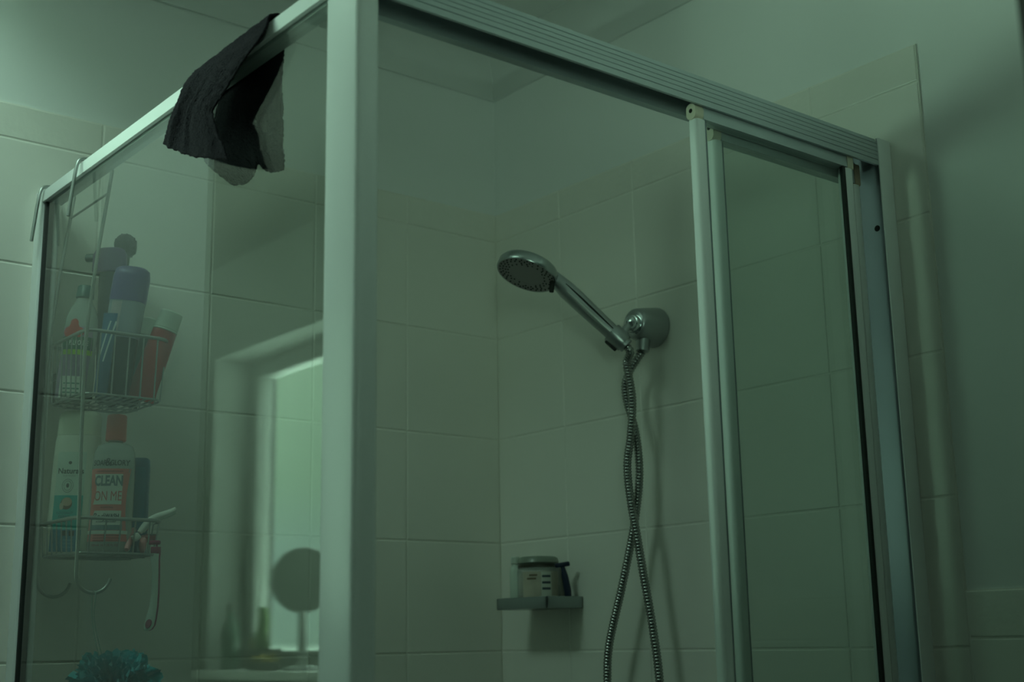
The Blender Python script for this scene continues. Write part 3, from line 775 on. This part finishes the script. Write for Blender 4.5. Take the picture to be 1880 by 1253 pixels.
R = thing('nail_brush', 'black bristled brush standing topmost in the upper basket, behind the violet cap', 'brush', (-0.8000, -0.0470, FU), (0, math.radians(2), math.radians(-35)))
bm = bmesh.new(); tube(bm, [(0, 0, 0.0), (0, 0, 0.12), (0.002, 0, 0.245)], [0.006, 0.0055, 0.0065], 12); add(R, 'handle', bm, pl('black_handle', (0.015, 0.014, 0.015), 0.4), angle=60)
bm = bmesh.new(); rnd = random.Random(3)
bmesh.ops.create_icosphere(bm, subdivisions=4, radius=1.0)
for v in bm.verts:
    nn = v.co.normalized(); s = 1 + 0.14 * noise.noise(nn * 5.0) + rnd.uniform(-.06, .06)
    v.co = Vector((nn.x * 0.0185 * s, nn.y * 0.0150 * s, 0.262 + nn.z * 0.0200 * s))
    v.co.x = max(-0.0165, min(0.0165, v.co.x))
add(R, 'bristles', bm, pl('black_bristles', (0.018, 0.015, 0.016), 0.9), angle=80)

red = [(0.000, 0.0235, 0.0012, 2.0), (0.006, 0.0235, 0.0016, 2.0), (0.030, 0.0225, 0.0060, 2.1), (0.080, 0.0205, 0.0135, 2.1), (0.112, 0.0190, 0.0175, 2.0)]
redr = [(z, a * 0.95, b, n_) for z, a, b, n_ in red]
R = thing('scrub_tube', 'red tube with white screw cap leaning right in the upper basket', 'tube', (-0.7955, -0.1390, FU + 0.001), (math.radians(-2), math.radians(17.5), math.radians(-38)))
add(R, 'body', loft(redr), pl('red_tube', (0.55, 0.030, 0.032), 0.35, noise_amt=0.1, noise_scale=40))
add(R, 'cap', cyl(0.0182, 0.0170, 0.1125, 0.1420, 30, 0.002), pl('white_cap', (0.78, 0.86, 0.76), 0.35))
bm = cyl(0.0188, 0.0188, 0.1105, 0.1135, 30, 0.0008); add(R, 'cap_ring', bm, pl('white_cap', (0, 0, 0)))

R = thing('lotion_tube', 'small tube with white cap hidden behind the red tube', 'tube', (-0.7900, -0.0800, FU), (0, math.radians(13), math.radians(-38)))
sm = [(0.000, 0.0165, 0.0012, 2.0), (0.008, 0.0165, 0.0020, 2.0), (0.060, 0.0150, 0.0095, 2.1), (0.112, 0.0125, 0.0122, 2.0)]
add(R, 'body', loft(sm), pl('grey_tube', (0.12, 0.13, 0.12), 0.4))
add(R, 'cap', cyl(0.0120, 0.0115, 0.1125, 0.142, 24, 0.002), pl('white_cap', (0, 0, 0)))

R = thing('soap_box', 'small black box in the wall end corner of the upper basket', 'box', (-0.8830, -0.0440, FU), (0, 0, math.radians(0)))
bm = bmesh.new(); box(bm, (-0.0095, -0.0095, 0.0), (0.0095, 0.0095, 0.034), 0.003); add(R, 'case', bm, pl('black_box', (0.012, 0.012, 0.012), 0.4))
bm = bmesh.new(); box(bm, (-0.0100, -0.0100, 0.0345), (0.0100, 0.0100, 0.046), 0.003); add(R, 'lid', bm, pl('black_box', (0, 0, 0)))

# -- bath puff hanging on the near hook
R = thing('bath_puff', 'teal mesh bath puff hanging by its cord from the near caddy hook', 'bath puff', (-0.828, -0.172, 1.190))
bm = bmesh.new(); rnd = random.Random(5)
for k in range(230):
    d = Vector((rnd.gauss(0, 1), rnd.gauss(0, 1), rnd.gauss(0, 1))).normalized()
    t = d.orthogonal().normalized(); t.rotate(Matrix.Rotation(rnd.uniform(0, 2 * PI), 3, d)); b = d.cross(t)
    lobe = 1.0 + 0.30 * noise.noise(d * 2.3 + Vector((3.1, 0.4, 1.7)))
    w = rnd.uniform(0.009, 0.017); R0 = 0.020; R1 = rnd.uniform(0.052, 0.064) * lobe; ph = rnd.uniform(0, 6.28); fr = rnd.choice((2, 3, 4))
    nu, nv = 12, 4; G = []
    for i in range(nu + 1):
        a = (i / nu - 0.5) * 2; row = []
        for j in range(nv + 1):
            f = j / nv
            r = R0 + (R1 - R0) * f
            off = 0.0065 * f * math.sin(a * fr * 2.2 + ph)
            q = d * (r * (1 - 0.12 * a * a) + 0.003 * f * math.sin(a * 9 + ph)) + t * (a * w * (0.35 + 1.05 * f)) + b * off
            row.append(bm.verts.new(q))
        G.append(row)
    for i in range(nu):
        for j in range(nv): bm.faces.new((G[i][j], G[i + 1][j], G[i + 1][j + 1], G[i][j + 1]))
puff_m = mat('teal_mesh', (0.02, 0.50, 0.58), 0.6, noise_amt=0.3, noise_scale=60, sheen=0.2)
add(R, 'mesh_ruffles', bm, puff_m, angle=180)
finish('cord', wire_mesh([catmull([(-0.8660, -0.180, 1.3275), (-0.8665, -0.1765, 1.3210), (-0.8650, -0.176, 1.29), (-0.857, -0.175, 1.255), (-0.846, -0.173, 1.225)], 6),
                          catmull([(-0.8660, -0.180, 1.3275), (-0.8645, -0.1835, 1.3210), (-0.8630, -0.178, 1.29), (-0.853, -0.176, 1.255), (-0.842, -0.173, 1.225)], 6)], 0.0009, 5), pl('pale_cord', (0.45, 0.55, 0.50), 0.6), R, angle=60)

# ------------------------------------------------------------------ hand shower, hose and wall bracket
br = thing('shower_bracket', 'grey chrome wall bracket with swivel knob holding the hand shower', 'shower bracket', (0.0, -0.437, 1.769))
BC = Vector((0.0, -0.437, 1.769))
bm = bmesh.new()
lathe(bm, [(0, 0.0), (0.0345, 0.0), (0.0350, 0.002), (0.0345, 0.006), (0.0300, 0.030), (0.0268, 0.046), (0.0248, 0.0515), (0.0215, 0.0535), (0.0, 0.0535)], 40, align((-1, 0, 0.03), BC + Vector((-0.0003, 0, 0))))
finish('cone_base', bm, satin, br, angle=40)
kn = Vector((-0.0535, -0.4415, 1.7675))
bm = bmesh.new()
lathe(bm, [(0, -0.002), (0.0175, -0.002), (0.0180, 0.001), (0.0160, 0.004), (0.0145, 0.0042), (0.0150, 0.0052), (0.0150, 0.0100), (0.0135, 0.0125), (0.0115, 0.0130), (0.0105, 0.0165), (0.006, 0.0190), (0, 0.0195)], 32, align((-1, -0.22, 0.05), kn))
finish('swivel_knob', bm, chrome, br, angle=35)
# outlet elbow below the cone
bm = bmesh.new()
ol = [Vector((-0.030, -0.4385, 1.752)), Vector((-0.033, -0.4385, 1.738)), Vector((-0.0345, -0.438, 1.724))]
tube(bm, ol, [0.0125, 0.0125, 0.0115], 18)
finish('outlet_nut', bm, satin, br, angle=40)
# handle clip: position and direction of the handle
clip = Vector((-0.0890, -0.4360, 1.7400))
headc = Vector((-0.2030, -0.3390, 1.8570))
hn = Vector((-0.393, 0.034, -0.921)).normalized()
back = (clip - headc); back = (back - hn * back.dot(hn)).normalized()
HQ = headc + back * 0.044 - hn * 0.0085                 # where the handle meets the side of the head
hd = (HQ - clip).normalized()
bm = bmesh.new()
tube(bm, [kn + Vector((-0.010, -0.001, 0.0)), kn + Vector((-0.020, 0.002, -0.010)), clip + Vector((0.008, -0.002, 0.004)), clip], [0.0068, 0.0066, 0.0072, 0.0082], 14)
finish('swivel_arm', bm, satin, br, angle=50)
bm = bmesh.new()
lathe(bm, [(0.0128, -0.014), (0.0150, -0.0145), (0.0158, -0.012), (0.0176, 0.012), (0.0172, 0.0145), (0.0150, 0.0145), (0.0128, -0.014)], 28, align(hd, clip))
finish('handle_clip', bm, satin, br, angle=40)
bm = bmesh.new(); box(bm, (-0.0035, -0.004, -0.012), (0.0035, 0.004, 0.012), 0.002)
u = hd.cross(Vector((0, 0, 1))).normalized(); v = hd.cross(u).normalized()
bmesh.ops.transform(bm, matrix=Matrix((u, v, hd)).transposed().to_4x4(), verts=bm.verts[:])
low = v if v.z < 0 else -v
for vv in bm.verts: vv.co += clip + low * 0.0165 - hd * 0.0
finish('clip_tab', bm, dark_rub, br)

hs = thing('hand_shower', 'grey chrome hand shower with round dark nozzle face, resting in the wall bracket', 'shower head', tuple(clip))
L = (HQ - clip).length
p0 = clip - hd * 0.020
pth = [p0 + hd * (L + 0.020) * k / 26 for k in range(27)] + [HQ - back * 0.010 - hn * 0.001]
n = len(pth)
def hr(i):
    t = i / (n - 1)
    return 0.0128 + 0.0028 * min(1, t * 1.6) - (0.0040 * max(0, t - 0.78) / 0.22)
bm = bmesh.new(); tube(bm, pth, hr, 22)
finish('handle', bm, satin, hs, angle=60)
# raised grip strip along the camera side of the handle
side = (Vector((-1.5874, -1.9937, 1.25)) - clip).normalized()
side = (side - hd * side.dot(hd)).normalized()
upv = hd.cross(side)
if upv.z < 0: upv = -upv
gp = [pth[i] + (side * 0.80 + upv * 0.42).normalized() * (hr(i) - 0.0004) for i in range(4, n - 5)]
bm = bmesh.new(); tube(bm, gp, [0.0008 + 0.0011 * math.sin(PI * k / (len(gp) - 1)) for k in range(len(gp))], 8)
finish('grip_groove', bm, dark_rub, hs, angle=60)
gp = [pth[i] + (side * 0.97 - upv * 0.1).normalized() * (hr(i) - 0.0022) for i in range(3, n - 5)]
bm = bmesh.new(); tube(bm, gp, [0.0015 + 0.0030 * math.sin(PI * k / (len(gp) - 1)) for k in range(len(gp))], 10)
finish('grip_strip', bm, mat('pale_grip', (0.50, 0.52, 0.51), 0.35, metal=0.6), hs, angle=60)
bm = bmesh.new()
Mh = align(hn, headc)
lathe(bm, [(0, -0.024), (0.020, -0.0235), (0.038, -0.020), (0.0495, -0.0135), (0.0530, -0.0080), (0.0535, 0.0030), (0.0525, 0.0050), (0.0505, 0.0052)], 56, Mh)
finish('head_shell', bm, mat('satin_head_chrome', (0.42, 0.45, 0.46), 0.26, metal=0.95), hs, angle=40)
bm = bmesh.new()
lathe(bm, [(0.0507, 0.0050), (0.0490, 0.0042), (0.0460, 0.0040), (0.0290, 0.0046), (0.0280, 0.0040), (0.0, 0.0046)], 56, Mh)
plate = finish('nozzle_plate', bm, greyplastic, hs, angle=30)
bm = bmesh.new()
for r_, cnt, ph in ((0.0470, 30, 0.0), (0.0420, 30, 0.5), (0.0370, 24, 0.0), (0.0325, 20, 0.5)):
    for k in range(cnt):
        a = 2 * PI * (k + ph) / cnt
        if (k // 2) % 4 == 3 and r_ < 0.045: continue
        lathe(bm, [(0, 0.0058), (0.0012, 0.0056), (0.0017, 0.0036)], 7, Mh @ Matrix.Translation((r_ * math.cos(a), r_ * math.sin(a), 0)))
nz = finish('nozzles', bm, dark_rub, plate, angle=60); nz['kind'] = 'stuff'
# spray lever at the edge nearest the handle
q0 = headc + back * 0.0475 + side * 0.010
bm = bmesh.new(); tube(bm, [q0, q0 + hn * 0.012 + back * 0.002, q0 + hn * 0.0195 + back * 0.004], [0.0042, 0.0046, 0.0040], 12)
finish('spray_lever', bm, dark_rub, hs, angle=50)

# ribbed metal hose: one long loop, its two runs twisted round each other
def ribbed(path, r, pitch=0.0052, seg=12):
    P = catmull(path, 14)
    d = [0.0]
    for a, b in zip(P, P[1:]): d.append(d[-1] + (b - a).length)
    N = int(d[-1] / (pitch / 4)); out = []; j = 0
    for i in range(N + 1):
        s = d[-1] * i / N
        while j < len(d) - 2 and d[j + 1] < s: j += 1
        t = (s - d[j]) / max(1e-9, d[j + 1] - d[j])
        out.append(P[j].lerp(P[j + 1], t))
    bm = bmesh.new()
    tube(bm, out, lambda i: r * (1.0 - (0.20 if i % 4 == 0 else (0.05 if i % 4 in (1, 3) else 0.0))), seg)
    return bm
hb = clip - hd * 0.021
HP = [hb, hb - hd * 0.007 + Vector((0, 0, -0.006)), (-0.0660, -0.4310, 1.6990), (-0.0600, -0.4345, 1.6420), (-0.0590, -0.4270, 1.5800), (-0.0620, -0.4190, 1.5300), (-0.0620, -0.4240, 1.4700),
      (-0.0600, -0.4330, 1.4150), (-0.0550, -0.4400, 1.3500), (-0.0500, -0.4520, 1.2600), (-0.0480, -0.4600, 1.1750), (-0.0480, -0.4600, 1.05), (-0.0480, -0.43, 0.86), (-0.0460, -0.385, 0.78),
      (-0.0460, -0.34, 0.86), (-0.0460, -0.333, 1.05), (-0.0480, -0.3380, 1.1750), (-0.0500, -0.3480, 1.2400), (-0.0480, -0.3800, 1.3300), (-0.0440, -0.4060, 1.4150), (-0.0440, -0.4230, 1.4800),
      (-0.0420, -0.4270, 1.5300), (-0.0420, -0.4200, 1.5900), (-0.0440, -0.4060, 1.6400), (-0.0440, -0.4040, 1.6750), (-0.0400, -0.4200, 1.7030), (-0.0350, -0.4370, 1.7225)]
hose = finish('shower_hose', ribbed(HP, 0.0072), mat('hose_chrome', (0.34, 0.35, 0.34), 0.26, metal=1.0), None, angle=70)
tag(hose, 'ribbed metal shower hose hanging in a long twisted loop below the wall bracket', 'shower hose')

# ------------------------------------------------------------------ soap shelf and what stands on it
sh = thing('soap_shelf', 'small dark grey corner shelf fixed to the tiled wall beside the hose', 'shelf', (-0.042, -0.162, 1.303))
shelf_m = mat('dark_chrome_shelf', (0.30, 0.34, 0.34), 0.25, metal=0.45)
bm = bmesh.new()
box(bm, (-0.0845, -0.2315, 1.3030), (-0.0800, -0.0920, 1.3235), 0.0015)
box(bm, (-0.0845, -0.2315, 1.3030), (0.0, -0.2270, 1.3235), 0.0015)
box(bm, (-0.0845, -0.0965, 1.3030), (0.0, -0.0920, 1.3235), 0.0015)
finish('rim', bm, shelf_m, sh)
finish('tray', bx((-0.0820, -0.2290, 1.3035), (-0.0005, -0.0945, 1.3095), 0.001), shelf_m, sh)
finish('wall_plate', bx((-0.0045, -0.2315, 1.3030), (-0.0003, -0.0920, 1.3235), 0.0015), shelf_m, sh)

TZ = 1.3096
jar = thing('scrub_jar', 'squat clear jar with dark lid and printed label on the soap shelf', 'jar', (-0.0430, -0.1620, TZ), (0, 0, math.radians(-38)))
cj = clear_mat('jar_plastic', (0.62, 0.68, 0.64), 0.12, 0.35)
jr = [(0.000, 0.0350, 0.0350, 2.0), (0.003, 0.0385, 0.0385, 2.0), (0.060, 0.0385, 0.0385, 2.0), (0.064, 0.0370, 0.0370, 2.0), (0.070, 0.0360, 0.0360, 2.0)]
add(jar, 'body', loft(jr), cj, angle=60)
add(jar, 'scrub', loft([(0.003, 0.0330, 0.0330, 2.0), (0.010, 0.0350, 0.0350, 2.0), (0.050, 0.0350, 0.0350, 2.0), (0.056, 0.0330, 0.0330, 2.0)]), mat('grey_scrub', (0.46, 0.42, 0.36), 0.8, noise_amt=0.35, noise_scale=120))
add(jar, 'lid_band', cyl(0.0368, 0.0368, 0.0635, 0.0715, 32), mat('dark_band', (0.04, 0.04, 0.03), 0.4))
add(jar, 'lid', cyl(0.0372, 0.0350, 0.0715, 0.0850, 32, 0.003), mat('grey_green_lid', (0.22, 0.26, 0.22), 0.3))
add(jar, 'label', patch(jr, 0.008, 0.058, -0.0290, 0.0330), mat('jar_label', (0.48, 0.44, 0.36), 0.45, noise_amt=0.25, noise_scale=50))
add(jar, 'label_panel', patch(jr, 0.014, 0.057, 0.0030, 0.0210, 0.0007), mat('jar_panel', (0.60, 0.62, 0.56), 0.45))
for zz in (0.026, 0.0365, 0.0475):
    add(jar, 'print_line', patch(jr, zz, zz + 0.0040, 0.0045, 0.0195, 0.0011, 8, 2), mat('slate_print', (0.07, 0.09, 0.11), 0.5))
for zz, a0, a1 in ((0.050, -0.018, -0.004), (0.044, -0.022, -0.006)):
    add(jar, 'print_line', patch(jr, zz, zz + 0.0030, a0, a1, 0.0011, 8, 2), mat('brown_print', (0.16, 0.12, 0.08), 0.5))

bc = thing('soap_bottle', 'slim pale bottle standing left of the scrub jar on the soap shelf', 'bottle', (-0.0560, -0.1125, TZ), (0, 0, math.radians(-38)))
sb = [(0.0, 0.0095, 0.0085, 2.4), (0.002, 0.0105, 0.0095, 2.4), (0.060, 0.0105, 0.0095, 2.4), (0.068, 0.0095, 0.008, 2.2), (0.071, 0.0070, 0.0070, 2.0), (0.074, 0.0070, 0.0070, 2.0)]
add(bc, 'body', loft(sb), clear_mat('pale_clear', (0.74, 0.84, 0.76), 0.2, 0.75), angle=60)
add(bc, 'cap', cyl(0.0080, 0.0078, 0.0745, 0.0880, 20), mat('clear_cap', (0.60, 0.66, 0.60), 0.3))

rz = thing('face_razor', 'dark blue razor handle leaning on the right side of the scrub jar', 'razor', (-0.0180, -0.2140, TZ + 0.0005), (math.radians(8), math.radians(-8), math.radians(-38)))
bm = bmesh.new(); tube(bm, [(0, 0, 0.004), (0.001, 0, 0.025), (0, 0, 0.050), (-0.001, 0, 0.066)], [0.0058, 0.0066, 0.0058, 0.0034], 14)
add(rz, 'handle', bm, mat('navy_plastic', (0.012, 0.022, 0.055), 0.35), angle=60)
bm = bmesh.new(); tube(bm, [(0, 0, 0.0003), (0, 0, 0.004)], [0.0050, 0.0058], 14)
add(rz, 'foot', bm, mat('brown_plastic', (0.10, 0.05, 0.03), 0.4), angle=60)
bm = bmesh.new(); box(bm, (-0.014, -0.004, 0.066), (0.012, 0.004, 0.074), 0.002); add(rz, 'head', bm, mat('navy_plastic', (0, 0, 0)))

# ------------------------------------------------------------------ charcoal face cloth over the side rail
def lerp_pts(P, t):
    x = t * (len(P) - 1); i = min(len(P) - 2, int(x)); f = x - i
    return tuple(a + (b - a) * f for a, b in zip(P[i], P[i + 1]))
# rows of (x, y_left, z_left, y_right, z_right), from the outer hem over the rail to the inner hem
ROWS = [(-0.9330, -0.511, 1.865, -0.693, 1.789), (-0.9330, -0.524, 1.886, -0.668, 1.828), (-0.9330, -0.539, 1.906, -0.650, 1.862),
        (-0.9320, -0.552, 1.923, -0.712, 1.898), (-0.9290, -0.560, 1.938, -0.752, 1.9225), (-0.9225, -0.565, 1.9475, -0.755, 1.9475),
        (-0.9130, -0.571, 1.9500, -0.757, 1.9500), (-0.8960, -0.575, 1.9500, -0.746, 1.9500), (-0.8865, -0.565, 1.9470, -0.728, 1.9470),
        (-0.8835, -0.535, 1.930, -0.714, 1.929), (-0.8830, -0.500, 1.905, -0.711, 1.900), (-0.8830, -0.490, 1.880, -0.710, 1.868),
        (-0.8825, -0.505, 1.858, -0.704, 1.843), (-0.8820, -0.540, 1.833, -0.694, 1.820), (-0.8820, -0.588, 1.802, -0.694, 1.793)]
NU, NV = 130, 200
trnd = random.Random(11)
bm = bmesh.new(); G = []
for j in range(NV + 1):
    t = j / NV
    x, yl, zl, yr, zr_ = lerp_pts(ROWS, t)
    k = t * (len(ROWS) - 1)
    outer = k < 5.5
    hang = max(0.0, min(1.0, (4.6 - k) / 3.0)) if outer else max(0.0, min(1.0, (k - 8.4) / 2.5))
    sgn = -1 if outer else 1
    row = []
    for i in range(NU + 1):
        u = i / NU
        y = yl + (yr - yl) * u; z = zl + (zr_ - zl) * u
        if outer:
            z += -0.006 * math.sin(PI * u) * hang
            fold = 0.0058 * (1 + math.sin(u * 11.0 + 0.9 + 1.1 * t * 3)) * (0.4 + 0.6 * u) + 0.011 * math.exp(-((u - 0.86) / 0.13) ** 2) + 0.0045 * math.exp(-((u - 0.34) / 0.05) ** 2) + 0.003 * math.exp(-((u - 0.12) / 0.04) ** 2)
        else:
            z += 0.010 * math.sin(PI * u) * hang - 0.006 * math.sin(3 * PI * u) * hang * (k > 12)
            fold = 0.0070 * (1 + math.sin(u * 9.0 + 0.3 + 0.8 * (k - 8))) + 0.006 * math.exp(-((u - 0.62) / 0.10) ** 2)
        top = 0.0014 * (1 + noise.noise(Vector((y * 40, z * 40, x * 30)))) if hang < 0.05 else 0
        p = Vector((x + sgn * fold * hang, y, z + top))
        p += Vector((noise.noise(p * 55) * 0.0016 * hang, noise.noise(p * 60 + Vector((5, 0, 0))) * 0.0018, noise.noise(p * 60 + Vector((0, 7, 0))) * 0.0014 * hang))
        p += Vector((trnd.uniform(-.0006, .0006), trnd.uniform(-.0005, .0005), trnd.uniform(-.0005, .0005)))
        if i in (0, NU) or j in (0, NV):
            p += Vector((0, noise.noise(p * 700) * 0.0014, noise.noise(p * 650 + Vector((9, 0, 0))) * 0.0014))
        row.append(bm.verts.new(p))
    G.append(row)
for j in range(NV):
    for i in range(NU): bm.faces.new((G[j][i], G[j][i + 1], G[j + 1][i + 1], G[j + 1][i]))
tm = mat('charcoal_terry', (0.024, 0.021, 0.027), 0.95, spec=0.1, noise_amt=0.35, noise_scale=420, bump=1.0, bump_scale=650, sheen=0.0)
towel = finish('face_cloth', bm, tm, None, angle=180)
md = towel.modifiers.new('thickness', 'SOLIDIFY'); md.thickness = 0.0022; md.offset = 0.0
tag(towel, 'charcoal terry face cloth draped over the white side rail', 'towel')
# ------------------------------------------------------------------ things on the window sill (seen mirrored in the fixed pane)
SZ = WZ0 + 0.0022
mr_ = thing('vanity_mirror', 'round mirror on a stem, reflected dark against the window in the glass pane', 'mirror', (-2.048, 1.125, SZ))
mdir = Vector((1.15, -1.95, 0.05)).normalized()
mc = Vector((-2.048, 1.125, 1.416))
bm = bmesh.new(); lathe(bm, [(0, -0.006), (0.081, -0.006), (0.0855, -0.004), (0.087, 0.0), (0.0855, 0.004), (0.082, 0.0052), (0.0815, 0.0030)], 48, align(mdir, mc))
finish('frame', bm, mat('mirror_back', (0.24, 0.25, 0.24), 0.5), mr_, angle=40)
bm = bmesh.new(); lathe(bm, [(0, 0.0032), (0.0818, 0.0032), (0.0818, 0.0026), (0, 0.0026)], 48, align(mdir, mc))
finish('mirror_glass', bm, mat('mirror_dark', (0.20, 0.22, 0.20), 0.25, metal=0.6), mr_, angle=40)
bm = bmesh.new(); tube(bm, [(-2.048, 1.125, SZ + 0.010), (-2.048, 1.125, 1.26), (-2.048, 1.125, 1.337)], [0.013, 0.012, 0.011], 14)
finish('stem', bm, mat('mirror_back', (0, 0, 0)), mr_, angle=50)
bm = bmesh.new(); lathe(bm, [(0, 0), (0.050, 0), (0.052, 0.003), (0.046, 0.010), (0.014, 0.014), (0, 0.014)], 36, Matrix.Translation((-2.048, 1.125, SZ)))
finish('base', bm, mat('mirror_back', (0, 0, 0)), mr_, angle=40)

ca = thing('potted_cactus', 'small branching cactus in a dark pot, reflected in the lower corner of the mirrored window', 'plant', (-2.045, 1.335, SZ))
cm = mat('cactus_green', (0.10, 0.16, 0.05), 0.6, noise_amt=0.3, noise_scale=60)
bm = bmesh.new(); lathe(bm, [(0, 0), (0.040, 0), (0.043, 0.003), (0.050, 0.048), (0.053, 0.050), (0.053, 0.056), (0.047, 0.056), (0.045, 0.050), (0, 0.050)], 28, Matrix.Translation((-2.045, 1.335, SZ)))
finish('pot', bm, mat('dark_pot', (0.06, 0.05, 0.045), 0.6), ca, angle=40)
def cactus_arm(P, r):
    P = catmull(P, 5); n = len(P)
    bm = bmesh.new(); tube(bm, P, lambda i: r * (0.75 + 0.25 * math.sin(PI * min(1, i / (n - 1) + 0.15))) * (1 + 0.06 * math.sin(i * 2.4)) * (0.35 if i == n - 1 else 1), 10)
    return bm
b0 = Vector((-2.045, 1.335, SZ + 0.050))
finish('arm', cactus_arm([b0, b0 + Vector((0.004, 0.004, 0.035)), b0 + Vector((-0.002, -0.004, 0.080)), b0 + Vector((0.004, 0.0, 0.120))], 0.017), cm, ca, angle=60)
finish('arm', cactus_arm([b0 + Vector((0, -0.010, 0.010)), b0 + Vector((0.012, -0.034, 0.020)), b0 + Vector((0.016, -0.040, 0.050))], 0.014), cm, ca, angle=60)
finish('arm', cactus_arm([b0 + Vector((0, 0.010, 0.000)), b0 + Vector((0.010, 0.030, 0.012)), b0 + Vector((0.012, 0.034, 0.036))], 0.013), mat('cactus_olive', (0.20, 0.18, 0.05), 0.6), ca, angle=60)

pb = thing('planter', 'dark rectangular planter with yellowish flowers at the bottom of the mirrored window', 'planter', (-2.030, 1.235, SZ))
bm = bmesh.new(); box(bm, (-2.020, 1.190, SZ), (-1.985, 1.283, SZ + 0.022), 0.004)
finish('trough', bm, mat('dark_pot', (0, 0, 0)), pb)
bm = bmesh.new(); rnd = random.Random(2)
for k in range(26):
    c = Vector((-2.0025 + rnd.uniform(-.013, .013), 1.236 + rnd.uniform(-.042, .042), SZ + 0.026 + rnd.uniform(-0.004, 0.016)))
    lathe(bm, [(0, -0.004), (0.006, 0.0), (0.0085, 0.003), (0.004, 0.002), (0, 0.0035)], 7, align((rnd.uniform(-1, 1), rnd.uniform(-1, 1), 1.2), c))
fl = finish('flowers', bm, mat('ochre_petals', (0.42, 0.30, 0.06), 0.7, noise_amt=0.3, noise_scale=80), pb, angle=60); fl['kind'] = 'stuff'

dk = thing('sill_bottle', 'slim dark green bottle by the reveal, faint in the pane reflection left of the window', 'bottle', (-2.012, 1.462, SZ))
bm = bmesh.new(); lathe(bm, [(0, 0), (0.022, 0), (0.024, 0.003), (0.024, 0.105), (0.016, 0.128), (0.009, 0.138), (0.009, 0.160), (0.0, 0.160)], 24, Matrix.Translation((-2.012, 1.462, SZ)))
finish('body', bm, mat('dark_green_glass', (0.02, 0.06, 0.04), 0.3), dk, angle=40)
bm = bmesh.new(); lathe(bm, [(0, 0.1605), (0.0105, 0.1605), (0.0110, 0.162), (0.0105, 0.180), (0, 0.181)], 20, Matrix.Translation((-2.012, 1.462, SZ)))
finish('cap', bm, mat('dark_pot', (0, 0, 0)), dk, angle=40)
